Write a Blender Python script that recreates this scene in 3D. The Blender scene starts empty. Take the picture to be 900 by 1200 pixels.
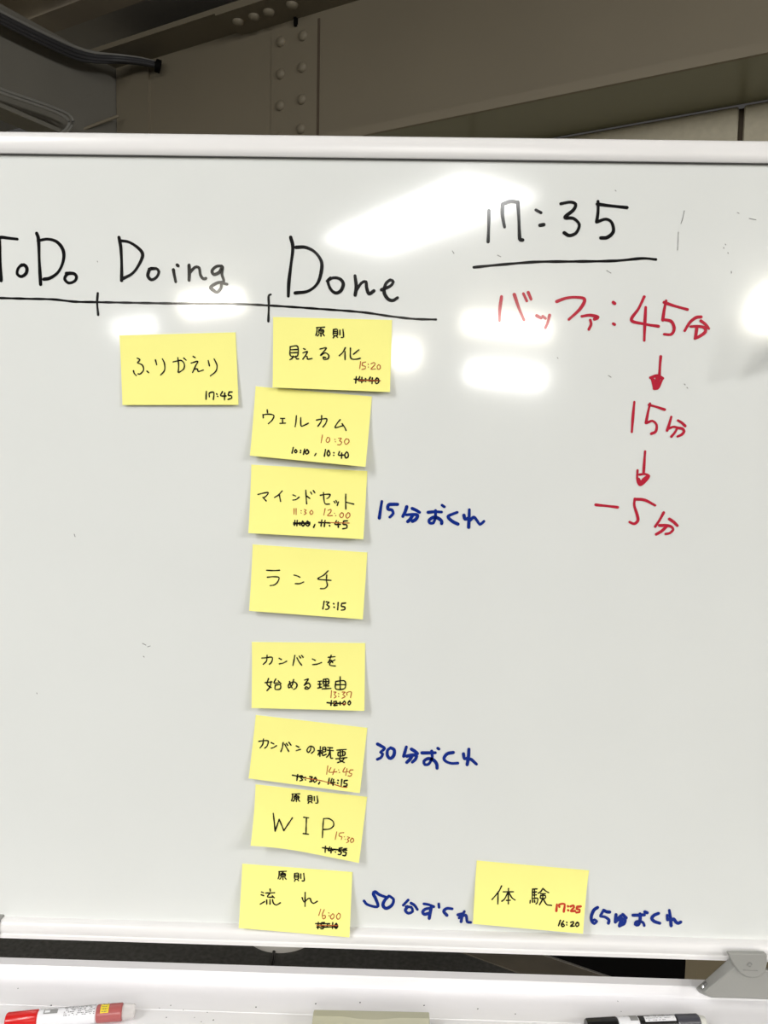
import bpy, math, random
from mathutils import Vector, Matrix
random.seed(7)
scene = bpy.context.scene
col = scene.collection
H = 0.95                                   # height of the whiteboard's lower edge above the floor

# ------------------------------------------------------------------ camera
RT = Vector((0.99961299, 0.01982239, 0.01951781))
UP = Vector((-0.02112752, 0.08453933, 0.99619613))
FW = Vector((-0.01809697, 0.99622295, -0.08492541))
CAM = Vector((0.0, -0.84977584, 0.57409492 + H))
FPX = 906.299905                           # focal length in pixels of a 900 x 1200 frame
cd = bpy.data.cameras.new('camera')
cam = bpy.data.objects.new('camera', cd)
cam.matrix_world = Matrix(((RT.x, UP.x, -FW.x, CAM.x), (RT.y, UP.y, -FW.y, CAM.y), (RT.z, UP.z, -FW.z, CAM.z), (0, 0, 0, 1)))
cd.sensor_fit = 'VERTICAL'; cd.sensor_height = 24.0; cd.lens = FPX / 1200 * 24.0
cd.clip_start = 0.02; cd.clip_end = 80
col.objects.link(cam); scene.camera = cam

# ------------------------------------------------------------------ world, lamps, exposure
w = bpy.data.worlds.new('world'); scene.world = w; w.use_nodes = True
w.node_tree.nodes['Background'].inputs[0].default_value = (1.0, 0.97, 0.93, 1)
w.node_tree.nodes['Background'].inputs[1].default_value = 0.05
scene.view_settings.view_transform = 'Standard'; scene.view_settings.look = 'None'
scene.view_settings.gamma = 1; scene.view_settings.use_curve_mapping = False
scene.view_settings.exposure = 0.17

def lamp(x, y, power, length=1.5, width=0.3, ang=56, z=3.05, color=(1.0, 0.995, 0.975)):
    ld = bpy.data.lights.new('ceiling_lamp', 'AREA'); ld.shape = 'RECTANGLE'
    ld.size = length; ld.size_y = width; ld.energy = power; ld.color = color
    o = bpy.data.objects.new('ceiling_lamp', ld); o.location = (x, y, z)
    o.rotation_euler = (0, 0, math.radians(ang)); col.objects.link(o)
def bulb(x, y, power, radius=0.22, z=2.98, color=(1.0, 0.995, 0.975)):      # light a batten sends out sideways, all round
    ld = bpy.data.lights.new('ceiling_bulb', 'POINT'); ld.energy = power; ld.color = color; ld.shadow_soft_size = radius
    o = bpy.data.objects.new('ceiling_bulb', ld); o.location = (x, y, z); col.objects.link(o)
def side(x, y, power, length, height, z=2.98, color=(1.0, 0.995, 0.975)):     # the lit long side of a far batten
    ld = bpy.data.lights.new('batten_side', 'AREA'); ld.shape = 'RECTANGLE'
    ld.size = length; ld.size_y = height; ld.energy = power; ld.color = color
    o = bpy.data.objects.new('batten_side', ld); o.location = (x, y, z)
    o.rotation_euler = (Vector((0, 0, -1)).rotation_difference(Vector((-x * .6, -y, -1.2)).normalized())).to_euler(); col.objects.link(o)
lamp(0.10, -4.53, 100, 1.7, 0.6)
lamp(-1.7, -2.0, 45, 1.8, 0.36)
lamp(-3.7, -3.3, 66, 1.8, 0.36)
bulb(-1.9, -1.9, 14, 0.2)
bulb(-3.7, -3.3, 45, 0.2)
bulb(2.6, -2.6, 92, 0.22)
bulb(3.7, -2.25, 95, 0.16)
WARM = (1.0, 0.95, 0.82)
side(1.25, -8.55, 28, 1.0, 0.20, color=WARM)
side(2.10, -14.85, 74, 1.5, 0.35, color=(1.0, 0.99, 0.95))
side(-1.99, -7.36, 17, 0.62, 0.20, color=WARM)
side(0.02, -11.57, 24, 0.45, 0.35, color=WARM)
side(3.95, -7.42, 36, 0.6, 0.40, color=WARM)
side(-3.42, -9.14, 7, 0.55, 0.22)

# ------------------------------------------------------------------ geometry helpers
def ray(px, py): return RT * ((px - 450) / FPX) - UP * ((py - 600) / FPX) + FW
def onY(px, py, Y=0.0):
    d = ray(px, py); return CAM + d * ((Y - CAM.y) / d.y)
def onZ(px, py, Z):
    d = ray(px, py); return CAM + d * ((Z - CAM.z) / d.z)
N2 = Vector((0.467, 0.885, 0)).normalized()     # the building's grid: away from us
D1 = Vector((-N2.y, N2.x, 0))                   # and along the girder, to the left
B0 = Vector((0, CAM.y, 0))
def G(s, n, z): return B0 + D1 * s + N2 * n + Vector((0, 0, z))
def onN(px, py, n):
    d = ray(px, py); return CAM + d * (n / d.dot(N2))
def onS(px, py, s):
    d = ray(px, py); return CAM + d * (s / d.dot(D1))

def link_mesh(name, verts, faces, mat, parent=None, smooth=False, mats=None, fmat=None):
    me = bpy.data.meshes.new(name); me.from_pydata([tuple(v) for v in verts], [], faces); me.update()
    if mats:
        for m in mats: me.materials.append(m)
        for p, k in zip(me.polygons, fmat): p.material_index = k
    else: me.materials.append(mat)
    if smooth:
        for p in me.polygons: p.use_smooth = True
    o = bpy.data.objects.new(name, me); col.objects.link(o)
    if parent: o.parent = parent; o.matrix_parent_inverse = parent.matrix_world.inverted()
    return o
def fix(o, angle=40):
    import bmesh
    bm = bmesh.new(); bm.from_mesh(o.data); bmesh.ops.remove_doubles(bm, verts=bm.verts, dist=1e-6)
    bmesh.ops.recalc_face_normals(bm, faces=bm.faces); bm.to_mesh(o.data); bm.free()
    for p in o.data.polygons: p.use_smooth = True
    o.data.set_sharp_from_angle(angle=math.radians(angle))
    return o
def bevel(o, wd, seg=3):
    m = o.modifiers.new('bevel', 'BEVEL'); m.width = wd; m.segments = seg; m.limit_method = 'ANGLE'; m.angle_limit = math.radians(35)
    return o
def hexa(name, p, mat, parent=None):            # p: eight corners, bottom ring then top ring
    o = link_mesh(name, p, [(3, 2, 1, 0), (4, 5, 6, 7), (0, 1, 5, 4), (1, 2, 6, 5), (2, 3, 7, 6), (3, 0, 4, 7)], mat, parent)
    return fix(o, 30)
def box(name, x0, x1, y0, y1, z0, z1, mat, parent=None):
    return hexa(name, [Vector(q) for q in ((x0, y0, z0), (x1, y0, z0), (x1, y1, z0), (x0, y1, z0), (x0, y0, z1), (x1, y0, z1), (x1, y1, z1), (x0, y1, z1))], mat, parent)
def gbox(name, s0, s1, n0, n1, z0, z1, mat, parent=None):   # box on the building's grid
    return hexa(name, [G(s0, n0, z0), G(s1, n0, z0), G(s1, n1, z0), G(s0, n1, z0), G(s0, n0, z1), G(s1, n0, z1), G(s1, n1, z1), G(s0, n1, z1)], mat, parent)
def extrude(name, prof, x0, x1, mat, parent=None, angle=35):  # closed (y, z) profile swept along x
    n = len(prof); v = [Vector((x0, a, b)) for a, b in prof] + [Vector((x1, a, b)) for a, b in prof]
    f = [(i, (i + 1) % n, n + (i + 1) % n, n + i) for i in range(n)] + [tuple(range(n)), tuple(range(2 * n - 1, n - 1, -1))]
    return fix(link_mesh(name, v, f, mat, parent), angle)
def tube(name, pts, r, mat, parent=None, seg=10):
    pts = [Vector(p) for p in pts]; v = []; f = []
    for i, p in enumerate(pts):
        t = (pts[min(i + 1, len(pts) - 1)] - pts[max(i - 1, 0)]).normalized()
        a = t.cross(Vector((0, 0, 1)));
        if a.length < 1e-3: a = t.cross(Vector((1, 0, 0)))
        a.normalize(); b = t.cross(a)
        for k in range(seg):
            q = 2 * math.pi * k / seg; v.append(p + (a * math.cos(q) + b * math.sin(q)) * r)
    for i in range(len(pts) - 1):
        for k in range(seg): f.append((i * seg + k, i * seg + (k + 1) % seg, (i + 1) * seg + (k + 1) % seg, (i + 1) * seg + k))
    f += [tuple(range(seg)), tuple(range(len(v) - 1, len(v) - seg - 1, -1))]
    return fix(link_mesh(name, v, f, mat, parent), 50)
def lathe(name, origin, axis, prof, mat, parent=None, seg=28, angle=35):   # prof: (distance along axis, radius)
    axis = axis.normalized(); a = axis.cross(Vector((0, 0, 1)))
    if a.length < 1e-3: a = axis.cross(Vector((1, 0, 0)))
    a.normalize(); b = axis.cross(a); v = []; f = []
    for t, r in prof:
        for k in range(seg):
            q = 2 * math.pi * k / seg; v.append(origin + axis * t + (a * math.cos(q) + b * math.sin(q)) * max(r, 1e-5))
    for i in range(len(prof) - 1):
        for k in range(seg): f.append((i * seg + k, i * seg + (k + 1) % seg, (i + 1) * seg + (k + 1) % seg, (i + 1) * seg + k))
    f += [tuple(range(seg)), tuple(range(len(v) - 1, len(v) - seg - 1, -1))]
    return fix(link_mesh(name, v, f, mat, parent), angle)
def smooth_path(p, step=1.0):                   # centripetal Catmull-Rom through 2-D or 3-D points
    p = [Vector(q) for q in p]
    if len(p) == 2:
        n = max(1, int((p[1] - p[0]).length / step)); return [p[0].lerp(p[1], i / n) for i in range(n + 1)]
    out = []
    for i in range(len(p) - 1):
        a = p[i - 1] if i else p[0] * 2 - p[1]; b, c = p[i], p[i + 1]
        d = p[i + 2] if i + 2 < len(p) else p[-1] * 2 - p[-2]
        n = max(2, int((c - b).length / step))
        for k in range(n):
            t = k / n
            out.append(0.5 * ((2 * b) + (c - a) * t + (2 * a - 5 * b + 4 * c - d) * t * t + (3 * b - a - 3 * c + d) * t ** 3))
    out.append(p[-1]); return out
def empty(name, loc):
    o = bpy.data.objects.new(name, None); o.location = loc; o.empty_display_size = 0.05
    col.objects.link(o); bpy.context.view_layer.update(); return o
def tag(o, label=None, cat=None, group=None, kind=None):
    if label: o['label'] = label
    if cat: o['category'] = cat
    if group: o['group'] = group
    if kind: o['kind'] = kind
    return o

# ------------------------------------------------------------------ materials
def mat(name, rgb, rough=0.5, metal=0.0, noise=0.0, scale=20.0, stretch=(1, 1, 1), bump=0.0, spec=0.5, trans=0.0, alpha=1.0, rough_var=0.0, detail=4.0):
    m = bpy.data.materials.new(name); m.use_nodes = True; nt = m.node_tree; b = nt.nodes['Principled BSDF']
    b.inputs['Base Color'].default_value = (*rgb, 1); b.inputs['Roughness'].default_value = rough
    b.inputs['Metallic'].default_value = metal; b.inputs['Specular IOR Level'].default_value = spec
    b.inputs['Transmission Weight'].default_value = trans; b.inputs['Alpha'].default_value = alpha
    if noise or bump or rough_var:
        tc = nt.nodes.new('ShaderNodeTexCoord'); mp = nt.nodes.new('ShaderNodeMapping'); mp.inputs['Scale'].default_value = stretch
        nz = nt.nodes.new('ShaderNodeTexNoise'); nz.inputs['Scale'].default_value = scale; nz.inputs['Detail'].default_value = detail
        nt.links.new(tc.outputs['Object'], mp.inputs[0]); nt.links.new(mp.outputs[0], nz.inputs['Vector'])
        if noise:
            r = nt.nodes.new('ShaderNodeMix'); r.data_type = 'RGBA'
            r.inputs[6].default_value = (*[c * (1 - noise) for c in rgb], 1); r.inputs[7].default_value = (*[min(1, c * (1 + noise)) for c in rgb], 1)
            nt.links.new(nz.outputs[0], r.inputs[0]); nt.links.new(r.outputs[2], b.inputs['Base Color'])
        if bump:
            bp = nt.nodes.new('ShaderNodeBump'); bp.inputs['Strength'].default_value = bump; bp.inputs['Distance'].default_value = 0.002
            nt.links.new(nz.outputs[0], bp.inputs['Height']); nt.links.new(bp.outputs[0], b.inputs['Normal'])
        if rough_var:
            mr = nt.nodes.new('ShaderNodeMapRange'); mr.inputs[3].default_value = rough - rough_var; mr.inputs[4].default_value = rough + rough_var
            nt.links.new(nz.outputs[0], mr.inputs[0]); nt.links.new(mr.outputs[0], b.inputs['Roughness'])
    return m
M = {}
M['board'] = mat('whiteboard_enamel', (0.765, 0.785, 0.775), 0.08, noise=0.035, scale=5, rough_var=0.02, detail=5)
M['frame'] = mat('white_painted_aluminium', (0.83, 0.82, 0.825), 0.28, noise=0.03, scale=12, stretch=(1, 8, 8))
M['tray'] = mat('white_tray_plastic', (0.88, 0.87, 0.895), 0.35, noise=0.04, scale=10, stretch=(.5, 6, 6))
M['gasket'] = mat('dark_seam', (0.12, 0.12, 0.12), 0.6)
M['backing'] = mat('grey_board_back', (0.45, 0.45, 0.45), 0.6)
M['grey'] = mat('grey_bracket_plastic', (0.30, 0.30, 0.285), 0.42, bump=0.05, scale=300)
M['note'] = mat('yellow_note_paper', (0.97, 0.93, 0.30), 0.8, noise=0.02, scale=18, spec=0.15)
M['glue'] = M['note']
M['ink'] = mat('black_marker_ink', (0.006, 0.006, 0.007), 0.10, spec=0.3)
M['pen'] = mat('black_pen_ink', (0.010, 0.010, 0.007), 0.7, spec=0.1)
M['redpen'] = mat('red_pen_ink', (0.42, 0.09, 0.02), 0.6, spec=0.2)
M['redthick'] = mat('red_thick_pen_ink', (0.55, 0.045, 0.02), 0.6, spec=0.2)
M['red'] = mat('red_marker_ink', (0.47, 0.022, 0.047), 0.10, noise=0.22, scale=60, spec=0.3)
M['blue'] = mat('blue_marker_ink', (0.008, 0.028, 0.24), 0.10, noise=0.35, scale=90, spec=0.3)
M['faint'] = mat('dried_grey_ink', (0.25, 0.25, 0.25), 0.5)
M['smear'] = mat('wiped_ink_smear', (0.60, 0.61, 0.59), 0.3)
M['paint'] = mat('beige_steel_paint', (0.245, 0.212, 0.155), 0.55, noise=0.06, scale=3)
M['paint_glossy'] = mat('steel_paint_green_reflection', (0.25, 0.245, 0.165), 0.28, noise=0.08, scale=3)  # greener tint paints in the light reflected on the flange underside
M['deck'] = mat('grey_steel_deck', (0.40, 0.345, 0.27), 0.5, noise=0.08, scale=4)
M['beam2'] = mat('dark_steel_paint', (0.21, 0.20, 0.175), 0.55, noise=0.1, scale=4)
M['black'] = mat('black_surface', (0.003, 0.003, 0.003), 0.7, spec=0.1)
M['carpet'] = mat('dark_carpet', (0.085, 0.083, 0.078), 0.95, noise=0.5, scale=70, bump=0.5, spec=0.1)
M['brown'] = mat('brown_floor_strip', (0.15, 0.13, 0.10), 0.7, noise=0.25, scale=14, stretch=(1, 1, 1))
M['metal'] = mat('aluminium_edge', (0.45, 0.43, 0.40), 0.35, metal=0.6)
M['concrete'] = mat('beige_panel', (0.50, 0.46, 0.36), 0.85, noise=0.16, scale=45, bump=0.3)
M['beige'] = mat('beige_post', (0.24, 0.20, 0.13), 0.7, noise=0.06, scale=10)
M['wallpaint'] = mat('plain_wall_paint', (0.5, 0.48, 0.44), 0.8)
M['cable'] = mat('dark_cable_sheath', (0.045, 0.045, 0.05), 0.5)
M['conduit'] = mat('grey_conduit', (0.27, 0.265, 0.25), 0.45)
M['offwhite'] = mat('off_white_plastic', (0.68, 0.65, 0.61), 0.5)
M['eraser'] = mat('grey_beige_plastic', (0.47, 0.46, 0.36), 0.5, noise=0.05, scale=40)
M['felt'] = mat('grey_felt', (0.2, 0.2, 0.19), 0.95, noise=0.2, scale=200)
M['capred'] = mat('glossy_red_plastic', (0.60, 0.012, 0.012), 0.22)
M['redbarrel'] = mat('dusty_red_barrel', (0.40, 0.10, 0.10), 0.25)
M['label'] = mat('white_label', (0.78, 0.78, 0.82), 0.4)
M['yellowlabel'] = mat('yellow_label', (0.80, 0.62, 0.03), 0.4)
M['clear'] = mat('clear_plastic', (0.86, 0.84, 0.84), 0.12, alpha=0.45)
M['capblack'] = mat('glossy_black_plastic', (0.008, 0.008, 0.009), 0.2)
M['darkbarrel'] = mat('dark_grey_barrel', (0.06, 0.06, 0.075), 0.25)
M['tip'] = mat('pale_grey_plug', (0.62, 0.62, 0.58), 0.4)
M['print'] = mat('small_print_ink', (0.07, 0.07, 0.08), 0.5)
M['printwhite'] = mat('white_small_print', (0.7, 0.7, 0.72), 0.5)
M['paper'] = mat('white_paper', (0.75, 0.75, 0.73), 0.8)
M['joint_and_shadow'] = mat('brown_joint_and_shadow', (0.10, 0.075, 0.05), 0.7)  # colour of the wall joints, also paints the splice plate's edge shadow
M['emboss'] = mat('dark_embossing', (0.24, 0.24, 0.23), 0.5)  # darker grey than the bracket, for the raised mark
M['steel'] = mat('screw_steel', (0.4, 0.4, 0.4), 0.3, metal=0.9)

# ------------------------------------------------------------------ setting: floor, walls, ceiling
def slab(name, s0, s1, n0, n1, z0, z1, m): return tag(gbox(name, s0, s1, n0, n1, z0, z1, m), kind='structure')
tag(slab('floor', -12, 7, -16, 2.9, -0.1, 0.0, M['carpet']), 'dark grey carpet floor seen through the gap under the board', 'floor')
tag(slab('ceiling', -12, 7, -16, 3.0, 3.30, 3.40, M['wallpaint']), 'plain ceiling above the steel deck', 'ceiling')
tag(slab('wall_left', 5.0, 5.2, -16, 3.0, 0, 3.3, M['concrete']), 'beige wall far beyond the left ceiling beam', 'wall')
tag(slab('wall_right', -12.2, -12.0, -16, 3.0, 0, 3.3, M['wallpaint']), 'plain side wall of the room', 'wall')
tag(slab('wall_front', -12, 7, -16.2, -16, 0, 3.3, M['wallpaint']), 'plain wall behind the viewer', 'wall')
# back wall of panels under the girder, with open joints
jp = onN(868, 140, 2.7); sj = (jp - B0).dot(D1)
wb = empty('wall_back', G(0, 2.75, 0)); tag(wb, 'beige concrete panel wall below the steel girder at top right', 'wall', kind='structure')
joints = [sj + k * 0.9 for k in range(-12, 6)]
for a, b in zip(joints[:-1], joints[1:]):
    bevel(gbox('wall_panel', a + 0.008, b - 0.008, 2.702, 2.79, 0, 2.594, M['concrete'], wb), 0.004, 1)
gbox('joint_filler', joints[0], joints[-1], 2.725, 2.85, 0, 2.594, M['joint_and_shadow'], wb)

# steel girder
gd = empty('steel_girder', G(0, 2.55, 2.6)); tag(gd, 'beige painted steel girder with rivets crossing above the whiteboard', 'girder', kind='structure')
gbox('web', -5, 2.81, 2.55, 2.57, 2.62, 3.17, M['paint'], gd)
gbox('bottom_flange', -5, 2.80, 2.40, 2.70, 2.597, 2.625, M['paint_glossy'], gd)
gbox('flange_edge', -5, 2.80, 2.388, 2.40, 2.596, 2.626, M['paint'], gd)
gbox('top_flange', -5, 2.81, 2.40, 2.70, 3.165, 3.185, M['paint'], gd)
s_of = lambda px, py, n: (onN(px, py, n) - B0).dot(D1)
sa, sb = s_of(370.5, 90, 2.54), s_of(317, 90, 2.54)
tb = onN(371, 21, 2.54).z
gbox('splice_plate', sa, sb, 2.546, 2.55, 2.63, tb, M['paint'], gd)
def rivet(px, py, n, r, axis, h=0.5):
    p = onN(px, py, n)
    lathe('rivet', p, axis, [(0, r), (r * .15, r), (r * .45, r * .82), (r * .62, r * .5), (r * .68, 0.001)], M['paint'], gd, 16, 60)
for px, py in ((329.5, 49), (329, 87), (328.5, 124), (328, 161), (355.5, 42), (354.5, 79), (354, 116.5), (353, 151), (353, 188), (328, 198)):
    rivet(px, py, 2.546, 0.020, -N2)
sc0, sc1 = s_of(382, 0, 2.45), s_of(264, 20, 2.45)
gbox('flange_cover_plate', sc0 - 0.6, sc1, 2.39, 2.55, 3.150, 3.165, M['paint'], gd)
for px, py in ((279, 22), (298, 17), (315, 11), (342, 1)):
    p = onN(px, py, 2.46); p.z = 3.150
    lathe('rivet', p, Vector((0, 0, -1)), [(0, .023), (.004, .023), (.011, .018), (.015, .011), (.016, .001)], M['paint'], gd, 16, 60)
p = onN(344.5, 10, 2.53); q = onN(344.5, 29, 2.53); sp = (p - B0).dot(D1)
gbox('gap_slot', sp - 0.005, sp + 0.005, 2.535, 2.55, q.z, min(p.z, 3.15), M['black'], gd)
gbox('plate_edge_shadow', sa - 0.009, sa, 2.5455, 2.55, 2.63, tb, M['joint_and_shadow'], gd)  # dark strip painting the shadow line along the splice plate's edge
gbox('end_cleat', 2.60, 2.795, 2.538, 2.55, 2.62, 3.165, M['paint'], gd)
# cross beam meeting the girder on the left
cb = empty('cross_beam', G(2.8, 1.5, 2.8)); tag(cb, 'dark steel cross beam running to the girder at top left', 'beam', kind='structure')
gbox('web', 2.80, 2.82, -1.5, 2.55, 2.785, 3.17, M['beam2'], cb)
gbox('bottom_flange', 2.755, 2.865, -1.5, 2.53, 2.768, 2.785, M['beam2'], cb)
tube('stay_bar', [onN(138.5, 136, 2.50), onN(96, 152, 2.36)], 0.007, M['paint'], cb, 8)
# corrugated deck
dk = []
n = -0.6; prof = []
while n < 2.36:
    prof += [(n, 3.29), (n + .06, 3.215), (n + .17, 3.215), (n + .23, 3.29)]; n += 0.27
nv = len(prof)
dv = [G(-5, a, b) for a, b in prof] + [G(5, a, b) for a, b in prof]
dk = link_mesh('ceiling_deck', dv, [(i, i + 1, nv + i + 1, nv + i) for i in range(nv - 1)], M['deck'])
sol = dk.modifiers.new('solid', 'SOLIDIFY'); sol.thickness = 0.006
tag(dk, 'dark ribbed steel deck under the ceiling at top left', 'ceiling deck', kind='structure')

# floor edge, black panel and beige post seen through the gap under the board
kb = empty('trim_1', G(-1, 2.14, 0)); tag(kb, 'brown floor strip with a bright metal edge under the board', 'floor trim', kind='structure')
gbox('floor_strip', -4, 4, 2.07, 2.180, 0.0, 0.004, M['brown'], kb)  # thin brown strip on the floor beside the metal edge
gbox('metal_edge', -4, 4, 2.180, 2.187, 0.0, 0.006, M['metal'], kb)
sblk = s_of(803, 1138, 2.19)
tag(gbox('black_panel', sblk + 0.002, 1.6, 2.190, 2.25, 0.0, 1.1, M['black']), 'black panel behind the floor edge, seen through the gap below the board', 'panel', kind='structure')
ps = empty('trim_2', G(sblk - .2, 2.25, 0)); tag(ps, 'beige post at the end of the black panel, behind the grey bracket', 'post', kind='structure')
gbox('post', sblk - 0.6, sblk, 2.190, 2.30, 0, 1.15, M['beige'], ps)
gbox('post_strip', sblk - 0.03, sblk, 2.1875, 2.190, 0, 1.15, M['beige'], ps)

# cables at top left
group = 'cables along the cross beam'
LB = ('thickest black cable of the bundle along the cross beam', 'grey cable on top of the bundle along the cross beam', 'black cable just under the thickest one of the bundle', 'lowest thin black cable of the bundle along the cross beam')
for k, (dy, dn, r) in enumerate(((0, 0, .0095), (-4.8, .010, .007), (4.6, -.006, .0075), (8.5, .004, .0055))):
    f = 1.0 - .1 * k
    pts = [onS(-60, -14 + dy, 2.72), onS(0, 18 + dy, 2.72), onS(50, 43 + dy, 2.72), onS(88, 60 + dy, 2.72), onS(112, 66 + dy * .8, 2.70), onN(140, 68 + dy * .6, 2.44 + dn), onN(165, 71 + dy * .5, 2.48 + dn), onN(182, 75 + dy * .38, 2.505 + dn)]
    tag(tube('cable', smooth_path(pts, 0.03), r, M['cable' if k != 1 else 'conduit']), LB[k], 'cable', group)
e0 = onN(182.5, 76.5, 2.507); e1 = onN(188, 78.5, 2.52)
tag(tube('pipe_sleeve', [e0, e1], 0.026, M['black'], None, 16), 'short black pipe sleeve where the cable bundle ends on the girder', 'pipe')
for k, dy in enumerate((0, 4.2)):
    pts = [onS(-60, 80 + dy, 2.70), onS(0, 104 + dy, 2.70), onS(40, 118 + dy, 2.70), onS(66, 127.5 + dy, 2.70), onS(80 - k * 3, 134 + dy, 2.70), onS(85.5 - k * 4, 142 + dy * .5, 2.70), onS(81 - k * 4, 152, 2.70), onS(70 - k * 4, 162, 2.70), onS(58 - k * 4, 185, 2.70)]
    tag(tube('conduit_pipe', smooth_path(pts, 0.02), 0.0062, M['conduit']), ('upper', 'lower')[k] + ' of two thin grey conduits bending down at top left', 'conduit', 'thin conduits at top left')

# round pale thing on the floor behind the board
c = onZ(325, 1117.5, 0.0); c.y += 0.120; c.z = 0
dv_ = empty('round_device', c); tag(dv_, 'round off-white device on the dark carpet below the board, partly hidden', 'device')
lathe('body', c, Vector((0, 0, 1)), [(0, .118), (.012, .122), (.026, .120), (.030, .114)], M['offwhite'], dv_, 40)
lathe('lid', c + Vector((0, 0, .030)), Vector((0, 0, 1)), [(0, .105), (.006, .104), (.010, .095), (.011, .001)], M['offwhite'], dv_, 40)
bt = Vector((c.x - 0.01, c.y - .12, 0.006))
cb2 = tube('power_cord', smooth_path([bt, bt + Vector((.003, -.05, -.002)), bt + Vector((-.004, -.10, -.002)), bt + Vector((-.05, -.16, -.002)), bt + Vector((-.15, -.22, -.002))], .01), 0.005, M['capblack'], dv_)

# ------------------------------------------------------------------ whiteboard
XL, XR = -0.95, 0.95
wbd = empty('whiteboard', (0, 0.1, 0))
tag(wbd, 'large white magnetic whiteboard with handwriting and yellow notes', 'whiteboard')
box('writing_surface', XL + .01, XR - .01, 0.0, 0.004, H + .012, H + .888, M['board'], wbd)
box('back_panel', XL + .01, XR - .01, 0.0045, 0.016, H + .012, H + .888, M['backing'], wbd)
extrude('top_rail', [(a, H + b) for a, b in ((0.0, .8772), (-.0046, .8772), (-.0052, .8778), (-.0066, .8825), (-.0070, .888), (-.0066, .893), (-.0052, .8975), (-.003, .8995), (-.001, .9005), (.018, .9005), (.018, .884), (.0, .884))], XL, XR, M['frame'], wbd, 38)
box('seam', XL + .01, XR - .01, -.0030, 0.0, H + .8767, H + .8773, M['gasket'], wbd)
extrude('bottom_rail', [(a, H + b) for a, b in ((0.0, .0195), (-.007, .0195), (-.0105, .0175), (-.0118, .013), (-.0112, .0085), (-.0098, .0052), (-.0115, .0042), (-.0115, .0003), (.018, .0003), (.018, .012), (.0, .012))], XL, XR, M['frame'], wbd, 50)
for x in (XL, XR):
    s = -1 if x < 0 else 1
    bevel(box('side_rail', min(x, x + s * .022), max(x, x + s * .022), -.012, .018, H, H + .9005, M['frame'], wbd), .004)
    px0, px1 = x + s * .024, x + s * .060
    box('stand_post', min(px0, px1), max(px0, px1), -.02, .03, .10, H + .46, M['grey'], wbd)
    box('stand_foot', min(px0, px1), max(px0, px1), -.30, .30, .06, .10, M['grey'], wbd)
    for yy in (-.27, .27):
        cx = (px0 + px1) / 2
        lathe('caster', Vector((cx - .012, yy, .03)), Vector((1, 0, 0)), [(0, .024), (.003, .03), (.021, .03), (.024, .024)], M['capblack'], wbd, 20)
# pen tray
TZ = H - 0.0525
extrude('pen_tray', [(a, H + b) for a, b in ((.010, -.0385), (-.002, -.0385), (-.0032, -.0397), (-.0036, -.049), (-.005, -.0515), (-.008, -.0525), (-.0475, -.0525), (-.048, -.0532), (-.049, -.0525), (-.128, -.0525), (-.133, -.050), (-.134, -.043), (-.137, -.043), (-.137, -.056), (.010, -.056))], XL - .03, XR + .03, M['tray'], wbd, 22)
# grey bracket joining the board and the tray (right) and the clip at the left
def bracket(parent):
    body = [(849, 1128), (815.5, 1158), (819, 1163), (826, 1166.5), (834, 1169), (960, 1173), (960, 1140), (897, 1134), (895, 1120), (858, 1120)]
    fy, by = -0.0265, -0.004
    ins = [(860.5, 1134), (824.5, 1163.2), (826.5, 1164.8), (831, 1167.4), (836, 1168.6), (960, 1172.5), (960, 1143), (897, 1137), (895, 1124), (864, 1124)]
    back = [onY(x, y, by) for x, y in body]
    mid = [onY(x, y, -0.014) for x, y in body]
    front = [onY(x, y, fy) for x, y in ins]; k = len(body)
    v = back + mid + front; f = [tuple(range(k)), tuple(range(3 * k - 1, 2 * k - 1, -1))]
    for i in range(k):
        j = (i + 1) % k; f += [(i, j, k + j, k + i), (k + i, k + j, 2 * k + j, 2 * k + i)]
    b = tag(bevel(fix(link_mesh('tray_bracket', v, f, M['grey'], parent), 25), .0012), 'grey angled bracket with a rounded cap at the lower right')
    # rounded cap in front of the rail
    out = [(853.5, 1117.5), (894, 1118), (898, 1122), (898.3, 1130), (896, 1139), (891, 1144), (884, 1146), (875, 1144.8), (867, 1139.5), (860.5, 1131), (856, 1123.5)]
    fr = [onY(x, y, -.0295) for x, y in out]; bk = [Vector((p.x - .0005 + .004 * (p.x > .41), -.0235, p.z - .0030 * (p.z < H + .012))) for p in fr]; k = len(out)
    f = [tuple(range(k)), tuple(range(2 * k - 1, k - 1, -1))] + [(i, (i + 1) % k, k + (i + 1) % k, k + i) for i in range(k)]
    cp = bevel(fix(link_mesh('cap', fr + bk, f, M['grey'], b), 40), .0012)
    # embossed mark on the cap: a little ring above a short bar
    ctr = onY(878.5, 1130.5, -.0298)
    ring = [ctr + Vector((math.cos(a) * .0022, 0, math.sin(a) * .0022)) for a in [i * math.pi / 6 for i in range(11)]]
    tube('embossed_mark', ring, .0005, M['emboss'], cp, 6)
    tube('embossed_mark', [onY(871, 1137, -.0298), onY(888, 1137.6, -.0298)], .0005, M['emboss'], cp, 6)
    # slot and screw on the sloping face
    sp_ = onY(824.5, 1155.5, -.0195)
    nrm = Vector((-.62, -.55, .56)).normalized()
    dirv = (onY(832, 1149, -.0195) - onY(819, 1160, -.0195)).normalized()
    tube('screw_slot', [sp_ - dirv * .004 - nrm * .0008, sp_ + dirv * .005 - nrm * .0008], .0026, M['gasket'], b, 12)
    lathe('screw', sp_ - dirv * .001 + nrm * .0014, nrm, [(0, .0026), (.0010, .0022), (.0013, .0006)], M['steel'], b, 14)
bracket(wbd)
pL = onY(-1.5, 1085, -.013)
tag(bevel(box('rail_clip', pL.x - .05, pL.x, -.0145, .012, H - .0005, H + .0215, M['grey'], wbd), .0012), 'grey clip on the bottom rail at the left')

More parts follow.
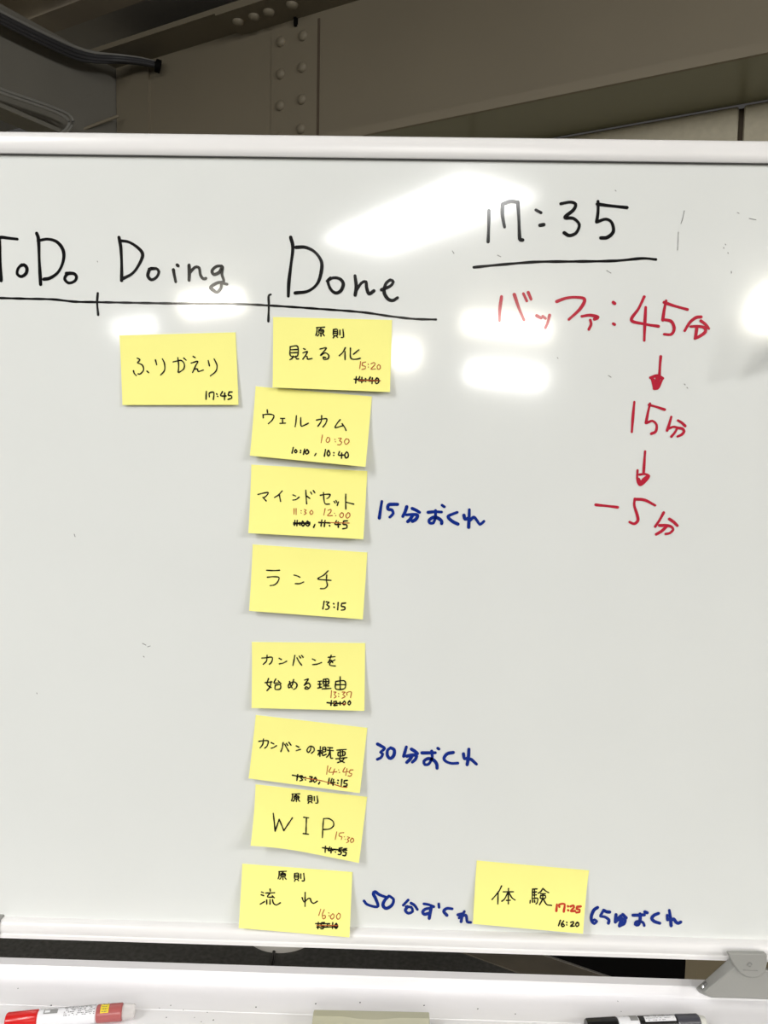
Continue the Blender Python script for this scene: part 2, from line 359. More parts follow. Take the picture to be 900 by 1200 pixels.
# ------------------------------------------------------------------ handwriting
def ribbons(strokes, to3d, width, name, m, parent, taper=0.12):
    """strokes in photo pixels drawn as flat ink on the surface that to3d(px, py) returns"""
    V = []; F = []; lift = [0.0]
    def fan(cx, cy, r, k=10):
        lift[0] += 3e-6; i0 = len(V); V.append(to3d(cx, cy))
        for a in range(k): V.append(to3d(cx + r * math.cos(2 * math.pi * a / k), cy + r * math.sin(2 * math.pi * a / k)))
        for a in range(k): F.append((i0, i0 + 1 + (a + 1) % k, i0 + 1 + a))
        for i in range(i0, len(V)): V[i].y -= lift[0]
    for st in strokes:
        if len(st) == 1: fan(st[0][0], st[0][1], width * .65); continue
        p = smooth_path([Vector((a, b)) for a, b in st], max(0.7, width * .35))
        lift[0] += 3e-6; L = []; base = len(V); ph = random.random() * 6
        for i, q in enumerate(p):
            t = (p[min(i + 1, len(p) - 1)] - p[max(i - 1, 0)])
            if t.length < 1e-6: t = Vector((1, 0))
            t.normalize(); nn = Vector((-t.y, t.x))
            r = width * .5 * (1 + taper * math.sin(ph + i * .21 / max(.5, width * .3)))
            V.append(to3d(*(q + nn * r))); V.append(to3d(*(q - nn * r))); L.append(r)
            V[-1].y -= lift[0]; V[-2].y -= lift[0]
        for i in range(len(p) - 1):
            a = base + 2 * i; F.append((a, a + 1, a + 3, a + 2))
        fan(p[0].x, p[0].y, L[0]); fan(p[-1].x, p[-1].y, L[-1])
        for k in range(1, len(st) - 1):
            d0 = Vector(st[k]) - Vector(st[k - 1]); d1 = Vector(st[k + 1]) - Vector(st[k])
            if d0.length and d1.length and d0.angle(d1) > 0.9: fan(st[k][0], st[k][1], width * .5)
    return link_mesh(name, V, F, m, parent)
def px(o, s, strokes): return [[(o[0] + a / s, o[1] + b / s) for a, b in st] for st in strokes]
def P(txt):      # "x,y x,y;x,y x,y" -> strokes
    return [[tuple(float(c) for c in q.split(',')) for q in st.split()] for st in txt.split(';') if st.strip()]
layer = [0]
def board_write(o, s, txt, width, m, label):
    layer[0] += 1; yy = -0.0003 - 0.00001 * layer[0]
    return tag(ribbons(px(o, s, P(txt)), lambda a, b: onY(a, b, yy), width, 'handwriting', M[m], wbd), label)
A = ((0, 250), 900 / 280); Bz = ((280, 250), 900 / 280); Cz = ((540, 200), 2.5); Dz = ((560, 320), 3.0); Ez = ((660, 450), 4.5)
board_write(*A, "-6,95 5,90 30,93 65,97;-3,98 1,190 4,253;82,193 68,208 65,228 80,238 98,226 101,206 90,194 78,197;138,75 145,100 148,180 153,268;143,103 180,97 215,108 238,140 238,180 220,220 190,243 165,248;262,225 250,232 244,248 258,262 280,256 288,240 278,227 250,226", 3.7, 'ink', 'black heading ToDo at the left edge')
board_write(*A, "448,90 455,130 458,190 458,253;452,103 485,108 520,130 537,155 525,190 500,225 465,245;582,208 565,210 557,235 570,250 590,240 598,220 588,208 562,210;653,212 657,235 662,258;667,194 671,198;712,195 713,225 712,252;713,225 735,203 750,206 755,232 765,246 775,245;835,198 815,200 799,216 806,230 826,222 838,202 836,230 842,256 818,262 794,278 802,289 818,297 832,282 836,264 855,267", 3.6, 'ink', 'black heading Doing')
board_write(*Bz, "195,90 203,130 195,200 188,260 186,312;215,128 250,128 285,145 310,180 310,220 295,265 260,293 212,300;345,243 335,255 345,285 365,300 385,290 393,265 380,247 355,243 332,255;437,235 442,275 438,308;442,290 462,262 478,258 481,280 490,303 508,292;537,288 570,274 581,258 570,251 553,266 547,297 561,322 580,328 597,318", 3.8, 'ink', 'black heading Done')
board_write((0, 0), 1, "-6,349 31,350 62,350.8 87,353.4 114,354 200,355.5 280,356.4 316,358 367,361.4 423,365.7 457,370.5 485,373.6 511,374.4;114.5,343.5 113.8,355 115,369;317.3,345 314.8,347 315,358 314.5,376.5", 2.6, 'ink', 'black line with column ticks under the three headings')
board_write(*Cz, "82,117 82,160 80,208;122,98 122,130 128,165;122,98 145,90 166,92;167,92 170,140 172,192 174,202 181,203;220,115 235,123;232,160 243,158;293,97 320,92 336,98 330,115 305,137 330,140 347,158 338,182 318,190 303,182;402,90 402,120 398,150;400,98 440,103 487,108;400,150 425,142 442,152 447,178 430,195 410,197", 3.9, 'ink', 'black time 17:35 at the top right')
board_write(*Cz, "38,283 120,275 225,267 330,266 450,264 530,257 572,260", 3.1, 'ink', 'black underline below the time 17:35')
board_write(*Dz, "83,83 77,130 76,168;128,75 145,125 162,165;160,72 172,98;177,68 187,92;207,150 222,158;228,152 238,160;252,148 245,175 237,193;277,100 310,88 345,85 375,92 360,125 320,163;365,152 395,148 422,155 410,162;395,165 398,180 390,198;476,103 481,107;476,178 481,181", 3.6, 'red', 'red word with a colon before the 45')
board_write(*Dz, "585,83 565,125 540,165 580,178 635,187;590,120 587,180 585,237;662,97 655,130 650,165;655,103 690,115 737,128;652,163 680,170 690,195 680,215 655,215;785,154 766,157 745,174 727,203;784,168 800,180 812,195;748,188 774,187 796,192 800,206 782,221 763,230;770,190 765,226", 3.5, 'red', 'red 45 with a minutes sign')
board_write(*Dz, "643,293 640,330 638,368;607,368 630,361 650,370;612,372 620,405;648,372 634,402 620,406;618,375 628,402;638,370 626,400;630,366 628,385", 3.4, 'red', 'red arrow below the 45')
board_write(*Ez, "375,95 368,170 362,253;458,103 445,160 437,205;452,110 490,120 535,135;440,205 470,195 492,215 488,250 465,262;570,173 558,215 548,245;605,192 625,204 643,221;550,238 580,226 604,230;602,232 590,254 570,278;602,231 628,236 637,250 626,266 603,277", 3.1, 'red', 'red 15 with a minutes sign')
board_write(*Ez, "432,355 428,410 424,470;392,455 391,500 405,531 435,510 452,485 430,475 402,478;398,500 412,522 432,503;396,515 420,512;440,490 420,505", 3.1, 'red', 'red arrow below the 15')
board_write(*Ez, "172,637 230,643 287,650;378,605 375,640 390,690 394,720 375,737 350,728;378,607 430,612 485,640;530,678 510,715 485,752;560,712 583,728 602,747;507,746 545,746 571,753 579,769 562,786 540,791;548,748 520,775 490,793", 3.3, 'red', 'red minus 5 with a minutes sign')
board_write((430, 570), 6, "105,105 95,165 87,222;215,126 185,126 152,130 148,160 175,165 184,190 165,213 160,216;280,143 268,180 252,211;318,155 345,167 370,182;278,200 320,197 356,202 345,230 320,245;322,202 305,230 287,247;430,182 475,178 525,180;482,170 481,220 466,256 442,256 437,238 470,216 505,226 525,245 525,261;528,132 544,143;635,182 600,195 570,213 600,245 640,265;720,163 718,220 715,287;682,203 690,230 714,222;722,240 752,216 772,238 795,266 823,245", 3.7, 'blue', 'blue 15 minutes late beside the fourth note of the column')
board_write((430, 860), 900 / 140, "80,77 105,90 132,110 104,138 118,152 106,178 78,192;178,105 155,125 155,165 178,185 203,160 205,120 178,105;297,98 288,130 277,168;335,115 360,130 380,148;300,168 335,160 372,162 366,190 342,213;340,165 325,190 300,215;415,143 460,143 515,142;488,130 490,180 466,226 436,230 430,206 460,186 500,196 525,226 528,258;533,108 542,114;650,140 605,150 580,185 600,210 640,222 685,220;768,115 765,170 755,232;727,150 735,187 758,180;766,190 785,192 825,228", 3.7, 'blue', 'blue 30 minutes late beside the seventh note of the column')
board_write((415, 1030), 6, "70,155 90,178 140,195 168,190 152,140 135,105 147,90 180,112 230,130;245,120 215,150 203,185 225,207 265,185 277,145 252,122;380,148 345,185;400,170 425,186 445,215;365,195 402,200 410,228 382,241 360,222 375,195;490,175 522,180 560,195;545,190 536,230 528,277;536,205 500,212 482,232 494,248 525,242;595,175 597,200;690,210 652,207 630,227 652,255;775,228 760,260 752,300;730,252 765,246 738,274;748,265 785,255 795,300 820,305", 3.6, 'blue', 'blue 50 minutes late beside the lowest note of the column')
board_write((680, 1045), 900 / 130, "140,128 110,150 90,200 94,240 114,258 132,241 116,228 94,238;190,150 172,180 165,198 200,205 232,228 228,255;190,150 215,163 238,165;290,185 285,245;290,240 312,215 330,195;345,185 372,212;312,225 362,225 356,260 325,276;336,215 318,277;340,240 345,255;428,190 470,190 520,187;485,180 485,230 470,268 446,264 455,244 490,240 513,255 519,275;524,163 543,170;635,175 600,190 580,215 600,240 645,255;722,150 730,200 737,275;705,190 708,228 735,212;737,230 758,220 776,246 795,255 815,245", 3.6, 'blue', 'blue 65 minutes late at the lower right')
for k, st in enumerate(P("802,247 800,256 798,262;795,272 794.5,284 794,293;583,299 587,301;878,256 886,257.5;864,249 866,250;713,440 716,442;721,223 722,224;711,317 716,320;850,286 850.5,287;853,296 853.3,297;857,318 857.2,320;848,290 848.3,291;653,419 654,420;802,450 803,451;805,454 806,455;530,294 532,297;114,306 114.5,307;167,754 171,756;173,758 176,757;168,769 169,770;87,626 88,629;43,812 43.5,813")):
    r = ribbons([st], lambda a, b: onY(a, b, -.0003), 0.95, 'stray_mark', M['faint'], wbd)
    if k < 2: r['label'] = 'thin grey stray pen line right of the 17:35'

# ------------------------------------------------------------------ sticky notes
def homography(c):
    (x0, y0), (x1, y1), (x2, y2), (x3, y3) = c      # tl tr br bl -> unit square (u right, v down)
    dx1, dx2, dx3 = x1 - x2, x3 - x2, x0 - x1 + x2 - x3; dy1, dy2, dy3 = y1 - y2, y3 - y2, y0 - y1 + y2 - y3
    det = dx1 * dy2 - dx2 * dy1; g = (dx3 * dy2 - dx2 * dy3) / det; h = (dx1 * dy3 - dx3 * dy1) / det
    m = Matrix(((x1 - x0 + g * x1, x3 - x0 + h * x3, x0), (y1 - y0 + g * y1, y3 - y0 + h * y3, y0), (g, h, 1)))
    return m.inverted()
def sticky_note(corners, liftL, liftR, label, o, s, black, red=None, thick=None, power=1.7, wb_=1.6, base=.0007, bold=None, curl=0.0):
    y_bot = (-(base + liftL + curl * .5625), -(base + liftR))
    tl, tr = onY(*corners[0], -base), onY(*corners[1], -base); br, bl = onY(*corners[2], y_bot[1]), onY(*corners[3], y_bot[0])
    hm = homography(corners)
    def surf(u, v, off=0.0):
        q = tl.lerp(tr, u).lerp(bl.lerp(br, u), v); l = liftL + (liftR - liftL) * u
        vv = max(v, 0.0)
        q.y = -(base + l * vv ** power) - curl * max(0, (v - u * 1.4 - .25)) ** 2 - off
        return q
    root = None; NU, NV = 22, 14; V = []; F = []
    for j in range(NV + 1):
        for i in range(NU + 1): V.append(surf(i / NU, j / NV))
    for j in range(NV):
        for i in range(NU):
            a = j * (NU + 1) + i; F.append((a, a + NU + 1, a + NU + 2, a + 1))
    nf = len(V); V += [q + Vector((0, .0003, 0)) for q in V]; F += [tuple(k + nf for k in reversed(f)) for f in F]
    rim = [i for i in range(NU + 1)] + [(j + 1) * (NU + 1) + NU for j in range(NV)] + [NV * (NU + 1) + i for i in range(NU - 1, -1, -1)] + [j * (NU + 1) for j in range(NV - 1, 0, -1)]
    F += [(rim[k], rim[(k + 1) % len(rim)], nf + rim[(k + 1) % len(rim)], nf + rim[k]) for k in range(len(rim))]
    root = fix(link_mesh('sticky_note', V, F, M['note']), 40)
    tag(root, label, 'sticky note', 'yellow notes stuck on the whiteboard')
    def to3d(a, b):
        r = hm @ Vector((a, b, 1)); return surf(r.x / r.z, r.y / r.z, 0.00025)
    ribbons(px(o, s, P(black)), to3d, wb_, 'handwriting', M['pen'], root)['label'] = 'black handwriting'
    if bold: ribbons(px(o, s, P(bold)), to3d, 1.75, 'time_handwriting', M['pen'], root)['label'] = 'black handwritten time'
    if red: ribbons(px(o, s, P(red)), to3d, 1.1, 'red_handwriting', M['redpen'], root)['label'] = 'red handwritten time'
    if thick: ribbons(px(o, s, P(thick)), to3d, 2.6, 'red_handwriting', M['redthick'], root)['label'] = 'thick red handwritten time'
    return root
S1 = 5.294
def GEN(ox, oy):     # the two small characters written at the top of four notes
    t = "0,0 46,-3;3,2 0,30 -5,45;26,2 20,11;13,12 38,12 38,29 13,29 13,12;13,20 38,20;25,29 25,50;13,38 5,48;37,38 45,48;98,11 120,11 120,44 98,44 98,11;98,22 120,22;98,33 120,33;103,49 97,60;115,49 122,57;136,14 136,42;154,10 157,54 144,58"
    return ';'.join(' '.join('%.1f,%.1f' % (float(a.split(',')[0]) + ox, float(a.split(',')[1]) + oy) for a in st.split()) for st in t.split(';'))
sticky_note([(140, 393), (276, 389.4), (279.4, 474.4), (143.4, 474.6)], .003, .004, 'yellow note under the heading Doing, standing alone at the left', (120, 370), 5,
  "200,248 215,257 203,274;203,276 230,290 236,318 218,340 205,340;179,322 184,338 195,350;256,324 266,333;305,258 312,287;345,252 357,280 357,320 335,347;408,270 430,265 455,262 472,280 470,310 442,332;435,245 440,290 437,330;470,248 484,260;525,238 537,245;513,277 552,267 540,292 522,332;534,312 550,312 556,326 585,318;615,262 622,293;650,252 667,290 660,325 628,352",
  bold="604,443 602,490;622,475 622,453 648,450 646,490;665,458 668,460;670,472 673,473;700,445 690,468 722,470;714,452 713,492;740,448 736,466 752,468 756,482 735,490;740,447 759,446")
sticky_note([(320, 371.4), (459.4, 375), (457, 459.4), (319.4, 454)], .006, .007, 'yellow note topmost under Done, small heading and a red 15:20', (300, 360), 5,
  GEN(352, 120) .replace('', '') + ";198,232 240,230 240,285 200,285 198,232;200,250 240,248;200,268 240,266;215,287 210,300 197,308;228,287 235,303 246,303;275,243 285,248;272,268 298,262 272,305;285,286 296,290 300,305 325,301;372,245 408,240 375,282 402,268 422,282 418,302 395,306 390,293 405,296;520,238 505,265 485,284;518,260 518,308;550,240 550,290 560,304 585,305 608,300;600,250 568,276",
  red="610,318 605,360;622,325 620,342 637,347 637,360 618,365;622,325 640,322;655,333 656,337;656,350 657,354;672,332 690,325 695,337 672,363 698,362;717,337 708,350 715,365 727,358 725,342 715,337;600,428 728,431",
  bold="585,408 581,445;605,408 598,430 628,432;618,412 617,443;638,418 641,419;638,435 641,436;668,410 660,432 690,432;680,415 678,448;707,415 697,430 703,448 717,440 715,420 706,415;572,422 640,427 720,431")
sticky_note([(299.5, 452.7), (435.8, 464.6), (428.3, 547.1), (292.8, 533.9)], .008, .012, 'tilted yellow note second under Done, with a red 10:30', (280, 440), S1,
  "173,213 175,230;147,242 149,263;147,245 180,240 213,248 205,275 180,300;255,267 280,267;267,268 268,295;252,298 285,296;353,250 350,290 345,318;380,262 380,300 385,315 405,308 427,297;478,277 505,272 541,270 535,298 518,320;510,250 507,285 487,315;625,275 605,300 595,324 640,313;638,300 655,325 662,342",
  red="515,370 507,418;547,385 538,405 548,416 560,405 558,388 546,385;592,396 594,398;595,411 597,413;615,390 633,391 622,405 635,415 626,430 610,430;664,393 652,410 662,428 680,415 678,398 663,393",
  bold="335,447 327,482;350,460 343,470 350,480 358,472 350,460;380,465 381,467;379,477 380,479;405,457 398,490;420,460 410,475 418,488 431,476 421,460;475,485 468,497;535,460 528,500;552,465 545,483 553,500 563,485 553,465;586,479 588,481;585,495 587,496;622,473 616,494 646,494;636,482 635,513;667,475 655,492 662,512 677,502 675,482 666,475")
sticky_note([(294.5, 544.4), (430.5, 552), (425.8, 631.9), (291, 624.7)], .009, .009, 'yellow note third under Done, left of the blue 15', (280, 535), S1,
  "117,237 145,230 180,225 170,245 152,258;147,255 168,277;268,215 245,240 220,256;250,240 258,280;335,240 352,247;335,272 355,268 373,254;415,210 417,250 420,295;418,245 440,262;445,222 452,235;462,213 471,226;505,242 540,236 566,238 555,258 546,262;525,225 528,270 536,295 562,297;590,280 597,290;602,275 608,287;618,283 610,305;663,235 662,280 663,327;665,285 712,297",
  red="342,325 342,360;355,325 355,362;385,337 387,339;385,351 387,353;405,330 417,335 408,345 418,353 405,362;450,335 440,348 448,361 460,350 451,335;535,325 527,365;552,336 570,330 570,346 550,368 580,368;592,353 594,355;600,367 602,369;637,350 625,365 635,381 648,370 646,354 636,350;677,350 663,368 672,384 688,371 686,354 676,350;495,408 560,411 685,414",
  bold="348,398 345,428;362,398 360,430;340,412 440,418;395,402 388,418 398,432 408,418 396,402;425,402 415,420 428,432 440,418 426,402;378,410 380,412;378,424 380,426;472,422 464,440;515,395 510,432;535,398 530,435;563,412 565,414;562,429 564,431;605,400 597,421 629,422;616,407 617,440;650,402 647,421 668,425 669,443 645,449;650,402 673,400;497,411 560,413;340,420 440,410")
sticky_note([(296.1, 637.9), (430.5, 647.4), (425.1, 725.8), (291.9, 715.9)], .008, .010, 'yellow note fourth under Done, written 13:15, above an empty stretch', (280, 630), S1,
  "170,205 210,207 250,205;175,248 215,245 246,250 240,275 220,295 192,300;340,235 360,240 376,248;348,288 375,288 400,278;552,208 525,235 488,258 530,265 570,268;543,235 542,270 547,300 530,318 505,319",
  bold="528,397 520,443;540,400 558,404 545,417 559,430 550,445 537,446;586,411 588,413;589,432 591,434;615,405 612,448;638,410 635,427 655,432 655,447 635,451;638,410 661,408", wb_=1.6)
sticky_note([(295.1, 752.3), (427.9, 753.6), (427, 833.1), (294.7, 829.7)], .008, .009, 'yellow note fifth under Done with two lines of writing', (280, 740), S1,
  "140,167 165,165 202,162 200,190 186,206;172,150 168,185 148,206;245,168 259,176;247,203 270,198 291,187;342,150 337,180 330,213;355,165 368,190 384,211;370,155 378,166;384,150 393,162;450,172 468,181;452,208 480,205 508,195;550,162 592,158;568,150 560,175 549,196;552,190 568,181 578,196;592,178 562,196 562,212 594,217;180,295 172,330 196,350;160,320 202,315;196,312 190,345 171,369;225,297 215,322 250,320;240,308 256,326;222,335 252,333 252,358 222,360 222,335;310,312 315,335 326,353;335,300 325,335 306,352 305,330 335,315 355,330 350,352 335,361;403,304 426,298 400,336 425,322 438,340 425,358 405,356 412,345 424,351;487,312 508,310;487,330 506,330;485,353 509,348;497,312 497,350;520,300 550,298 550,328 520,328 520,300;520,313 550,313;535,300 535,355;520,340 553,340;511,358 567,355;597,312 653,310 653,355 598,358 597,312;625,283 625,355;598,333 653,332",
  red="570,370 567,412;585,378 599,379 588,392 600,405 588,414;614,387 616,389;614,404 616,406;637,378 656,379 642,392 656,405 637,416;668,396 668,381 695,378 690,412;590,447 660,450",
  bold="570,430 567,458;585,437 601,434 600,444 585,459 606,458;624,439 626,441;624,454 626,456;652,432 642,445 650,456 659,444 652,432;684,432 674,445 682,456 691,444 684,432;543,442 580,446 640,447")
sticky_note([(299.8, 837.9), (430.5, 853), (421.7, 929.5), (291.3, 912.2)], .006, .009, 'tilted yellow note sixth under Done, left of the blue 30', (280, 830), S1,
  "122,207 150,203 178,205 172,235 158,249;150,192 145,225 129,248;197,215 213,223;197,250 212,245 229,234;270,215 265,245 256,270;280,225 292,248 304,269;290,220 298,232;305,213 318,231;350,235 366,243;350,265 376,257;442,238 438,262 425,276 417,260 435,238 458,245 461,265 445,281;485,265 511,266;500,240 497,300;497,268 486,291;500,270 509,283;515,245 532,245 532,270 515,270 515,245;515,257 532,257;515,270 515,295 536,288;545,245 576,248;545,262 581,265;560,248 555,285 539,306;562,268 565,309 577,312;604,262 662,258;612,275 652,272 650,295 613,297 612,275;625,262 625,295;640,260 640,295;630,297 620,320 650,339;598,316 667,308;650,312 635,330 609,339",
  red="547,360 540,410;567,370 556,398 604,396;590,378 578,413;614,384 616,386;619,399 621,401;655,370 643,397 677,395;668,378 660,418;689,385 682,402 698,409 690,423 675,421;689,385 706,385;395,432 500,448 580,470 640,488 668,490",
  bold="360,412 355,447;375,420 389,421 380,432 390,444 375,450;407,429 409,431;407,443 409,445;435,425 451,428 440,440 450,451 435,455;469,430 458,445 465,458 478,447 470,430;497,458 491,469;557,435 550,470;574,437 568,461 592,461;584,442 580,476;611,447 613,449;609,464 611,466;636,443 632,479;652,450 650,465 668,470 665,482 648,483;652,450 671,448;328,415 400,430")
sticky_note([(299.5, 919.2), (430.2, 933.9), (420.7, 1011.3), (293.6, 991.1)], .010, .009, 'curled yellow note seventh under Done, reading WIP', (280, 915), S1,
  GEN(317, 85) + ";200,217 205,270 210,330;210,330 235,255;235,255 262,325;262,325 315,243;385,237 415,240;402,240 398,340;381,340 414,343;510,243 505,300 502,362;510,243 545,243 572,262 572,290 545,308 505,312",
  red="595,325 585,372;615,332 610,350 628,356 625,372;615,332 641,330;644,354 646,356;649,369 651,371;665,355 679,360 665,370 675,380 660,391;697,362 685,375 692,389 707,379 704,366 696,362",
  bold="522,415 520,450;550,418 540,438 572,438;560,424 558,452;586,431 588,433;586,446 588,448;612,425 608,441 625,445 620,461 605,461;612,425 631,422;642,428 638,444 657,449 652,467 635,466;642,428 661,425;502,423 580,432 662,435", curl=.016)
sticky_note([(283.9, 1012.2), (412.9, 1022), (409.5, 1098.5), (279.7, 1087.5)], .0145, .0150, 'yellow note lowest under Done, hanging over the bottom rail', (265, 1005), S1,
  GEN(325, 88) + ";217,215 230,220;215,232 231,238;209,291 236,275;270,197 272,210;244,222 298,220;270,222 255,245 292,247;284,238 296,251;250,265 250,290;270,262 270,290;285,262 292,285 310,295 334,282;488,218 487,260 487,304;469,250 474,265 480,276;487,275 505,257 519,256 525,274 540,285 563,273",
  red="585,322 573,360;607,325 595,355 600,381 613,375 612,361 597,362;634,344 636,346;636,361 638,363;660,350 645,368 655,383 668,371 666,354 659,350;697,347 683,365 692,384 707,371 705,352 696,347;560,420 690,422",
  bold="570,402 567,440;590,405 588,421 604,426 600,440 585,441;590,405 608,403;625,414 627,416;625,427 627,429;660,405 658,440;682,410 672,425 680,440 691,428 683,410;553,410 640,411;562,431 690,430", power=1.2)
sticky_note([(558.7, 1008.5), (690.4, 1020.1), (683.3, 1094.2), (554.2, 1082.7)], .009, .0135, 'yellow note apart at the lower right with a thick red 17:25', (545, 1000), 5.625,
  "242,223 222,262 179,312;220,262 217,341;254,262 320,262;288,240 287,340;285,265 262,308 244,323;290,265 310,300 331,316;275,318 300,317;447,243 445,310;447,245 476,243;447,265 473,263;447,285 473,283;460,245 460,308;445,308 480,306 477,335 470,341;432,320 430,336;447,318 448,331;460,318 462,331;515,240 500,262 483,272;515,240 535,258 553,268;500,275 531,275;500,287 530,287 530,305 500,305 500,287;515,278 512,312 493,347;518,310 540,345 572,352",
  thick="608,347 604,388;624,362 624,347 658,346 653,392;680,358 682,360;681,383 683,385;697,360 716,354 720,366 700,389 727,389;742,362 738,376 757,381 755,396 735,399;742,362 766,360",
  bold="630,447 617,480;652,450 637,470 642,485 655,480 650,470 640,473;671,459 673,461;670,474 672,476;697,460 714,456 715,467 697,483 721,482;742,460 730,472 737,485 750,477 748,463 741,460")

# ------------------------------------------------------------------ things in the tray
def marker(ax, bx, r, segs, name, label, cat_label=None):
    """ax, bx: the two ends of the axis; segs: (name, t0, t1, radius factor 0, radius factor 1, material)"""
    d = bx - ax; L = d.length; root = empty(name, Vector((ax.x, ax.y, TZ))); tag(root, label, 'marker pen', 'whiteboard markers in the pen tray')
    parts = {}
    for nm, t0, t1, f0, f1, m in segs:
        l = (t1 - t0) * L; e = min(.0012, l * .2)
        o = lathe(nm, ax + d * t0, d, [(0, r * f0 * .90), (e, r * f0), (l - e, r * f1), (l, r * f1 * .90)], M[m], root)
        parts[nm] = o
    return root, parts, d.normalized(), L
def print_marks(name, ax, dirn, r, t0, t1, L, rows, m, parent, seed, span=(-.9, .6), hh=.0006, fill=.55):
    """little dashes of small print wrapped on a round barrel"""
    rnd = random.Random(seed); up = Vector((0, 0, 1)); side = dirn.cross(up).normalized(); up = side.cross(dirn); V = []; F = []
    def pt(t, a): return ax + dirn * t + (up * math.cos(a) + side * math.sin(a)) * (r + .00012)
    for k in range(rows):
        a = span[0] + (span[1] - span[0]) * k / max(1, rows - 1); t = t0 * L
        while t < t1 * L:
            l = rnd.uniform(.0006, .0022)
            if rnd.random() < fill:
                i = len(V); da = hh / r * rnd.uniform(.6, 1)
                V += [pt(t, a), pt(min(t + l, t1 * L), a), pt(min(t + l, t1 * L), a + da), pt(t, a + da)]; F.append((i, i + 1, i + 2, i + 3))
            t += l + .0004
    return link_mesh(name, V, F, m, parent)
def patch(name, ax, dirn, r, t0, t1, L, a0, a1, m, parent, off=.0001):
    up = Vector((0, 0, 1)); side = dirn.cross(up).normalized(); up = side.cross(dirn); V = []; F = []; k = 8
    for i in range(k + 1):
        a = a0 + (a1 - a0) * i / k; e = (up * math.cos(a) + side * math.sin(a)) * (r + off)
        V += [ax + dirn * (t0 * L) + e, ax + dirn * (t1 * L) + e]
    for i in range(k): F.append((2 * i, 2 * i + 1, 2 * i + 3, 2 * i + 2))
    return link_mesh(name, V, F, m, parent, True)
R_ = .0088
a, b = onZ(7.5, 1196.5, TZ + R_), onZ(158, 1184.5, TZ + R_)
red, rp, rd, RL = marker(a, b, R_, [('cap', 0, .245, .93, 1.0, 'capred'), ('label_sleeve', .245, .70, .97, .97, 'label'), ('barrel', .70, .905, 1.0, 1.0, 'redbarrel'), ('end_plug', .905, 1.0, .95, .82, 'clear')], 'marker_pen', 'red capped whiteboard marker lying in the tray at the lower left')
print_marks('small_print', a, rd, R_ * .97, .45, .69, RL, 11, M['print'], rp['label_sleeve'], 3, (-1.0, .8), .0008, .7)
patch('pictogram', a, rd, R_ * .97, .29, .40, RL, -.1, .5, M['faint'], rp['label_sleeve'])
patch('pictogram', a, rd, R_ * .97, .30, .34, RL, .05, .35, M['label'], rp['label_sleeve'], .0002)
print_marks('small_print', a, rd, R_ * .97, .26, .40, RL, 3, M['print'], rp['label_sleeve'], 5, (-.9, -.4))
patch('red_tab', a, rd, R_ * .97, .40, .435, RL, -1.0, -.55, M['capred'], rp['label_sleeve'])
patch('yellow_label', a, rd, R_, .735, .80, RL, -.25, .9, M['yellowlabel'], rp['barrel'])
print_marks('small_print', a, rd, R_ + .0001, .745, .79, RL, 4, M['print'], rp['barrel'], 8, (-.15, .7), .0009, .8)
patch('white_label', a, rd, R_, .735, .81, RL, -.85, -.3, M['label'], rp['barrel'])
print_marks('small_print', a, rd, R_ + .0001, .745, .80, RL, 2, M['print'], rp['barrel'], 9, (-.75, -.45), .0014, .8)
a, b = onZ(687, 1203.5, TZ + R_), onZ(826, 1198, TZ + R_)
blk, bp_, bd_, BL = marker(a, b, R_, [('cap', 0, .26, .93, 1.0, 'capblack'), ('label_sleeve', .26, .435, .97, .97, 'label'), ('barrel', .435, .755, .97, .97, 'capblack'), ('barrel_end', .755, .945, 1.0, .98, 'darkbarrel'), ('end_plug', .945, 1.0, .82, .70, 'tip')], 'marker_pen', 'black capped whiteboard marker lying in the tray at the lower right')
print_marks('small_print', a, bd_, R_ * .97, .45, .745, BL, 3, M['printwhite'], bp_['barrel'], 11, (-.95, -.45), .0009, .75)
patch('pink_label', a, bd_, R_ * .97, .48, .74, BL, -.2, .6, M['label'], bp_['barrel'])
print_marks('small_print', a, bd_, R_ * .97 + .0001, .49, .73, BL, 3, M['print'], bp_['barrel'], 12, (-.1, .4))
print_marks('small_print', a, bd_, R_ * .97, .275, .37, BL, 4, M['print'], bp_['label_sleeve'], 13, (-.9, -.3))
patch('pictogram', a, bd_, R_ * .97, .36, .425, BL, -.6, .4, M['faint'], bp_['label_sleeve'])

# eraser
ez = TZ + .021
EZ = .0004
q0, q1 = onZ(368, 1181.5, ez), onZ(503, 1185.5, ez)
er = empty('board_eraser', Vector(((q0.x + q1.x) / 2, q0.y - .03, TZ))); tag(er, 'beige block eraser lying in the middle of the pen tray', 'eraser')
xa, xb = q0.x, q1.x; ya = (q0.y + q1.y) / 2
dyl = .006
box('felt_pad', xa + .002, xb - .002, ya - .052, ya - .002, TZ + EZ, TZ + .006, M['felt'], er)
V = []; F = []; NX = 16
for i in range(NX + 1):
    t = i / NX; x = xa + (xb - xa) * t; dip = .0035 * max(0, 1 - ((t - .5) / .22) ** 2)
    sh = .002 * (t - .5)
    row = [(ya, TZ + .006), (ya, TZ + .0195), (ya - .0015, TZ + .021), (ya - .0125 - dip, TZ + .0225), (ya - .0135 - dip, TZ + .0222), (ya - .024, TZ + .0195), (ya - .042, TZ + .0195), (ya - .054, TZ + .021), (ya - .055, TZ + .006)]
    V += [Vector((x, y + sh, z)) for y, z in row]
k = 9
for i in range(NX):
    for j in range(k): F.append((i * k + j, i * k + (j + 1) % k, (i + 1) * k + (j + 1) % k, (i + 1) * k + j))
F += [tuple(range(k)), tuple(range(len(V) - 1, len(V) - k - 1, -1))]
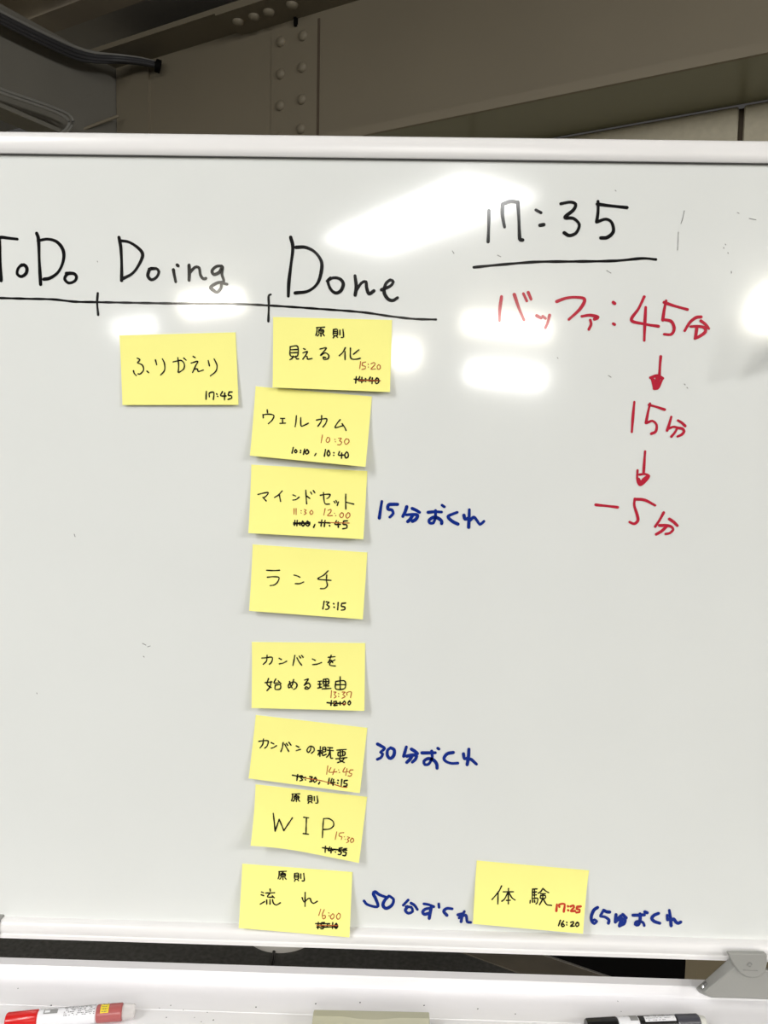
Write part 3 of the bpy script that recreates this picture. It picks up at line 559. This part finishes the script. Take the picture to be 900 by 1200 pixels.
bevel(fix(link_mesh('grip', V, F, M['eraser'], er), 20), .0012)
# crumbs of dried ink in the tray
cr = []
cf = []
rnd = random.Random(4)
for px_, py_ in [(21, 1158), (187, 1181), (200, 1178), (215, 1183), (228, 1192), (195, 1192), (370, 1176), (422, 1174.5), (497, 1178), (490, 1190), (604, 1188), (710, 1168), (724, 1173), (728, 1185), (243, 1186), (60, 1178), (300, 1180), (560, 1182), (250, 1195), (236, 1197)]:
    p = onZ(px_, py_, TZ + .0004); i = len(cr); r = rnd.uniform(.0004, .0009)
    cr += [p + Vector((-r, -r, -.0004)), p + Vector((r, -r * .7, -.0004)), p + Vector((r * .8, r, -.0004)), p + Vector((-r, r * .6, -.0004)), p + Vector((0, 0, r * .8))]
    cf += [(i, i + 1, i + 4), (i + 1, i + 2, i + 4), (i + 2, i + 3, i + 4), (i + 3, i, i + 4), (i + 3, i + 2, i + 1, i)]
tag(link_mesh('ink_crumbs', cr, cf, M['print']), 'tiny dark crumbs of dried ink scattered in the pen tray', 'crumbs', kind='stuff')

# sheet of paper standing off the board just beyond the right edge of view; its corner throws the soft shadow there
LJ = Vector((2.6, -2.6, 2.98))
def off_board(pxy, d):
    q = onY(*pxy); v = (LJ - q); return q + v * (d / -v.y)
def loose_sheet():
    V = []; F = []; NU, NV = 12, 12
    tip, up, lo, far = off_board((864, 447), .052), off_board((907, 368), .085), off_board((1030, 398), .0015), off_board((1050, 322), .0015)
    for j in range(NV + 1):
        for i in range(NU + 1):
            u, v = i / NU, j / NV; V.append(tip.lerp(lo, u).lerp(up.lerp(far, u), v))
    for j in range(NV):
        for i in range(NU):
            a = j * (NU + 1) + i; F.append((a, a + 1, a + NU + 2, a + NU + 1))
    top = [V[NV * (NU + 1) + i] for i in range(NU + 1)]; rt = len(V)
    o = link_mesh('paper_sheet', V, F, M['paper'], None, True)
    m = o.modifiers.new('thick', 'SOLIDIFY'); m.thickness = .0004
    return tag(o, 'loose paper sheet standing off the board right of the red 45', 'paper')
loose_sheet()
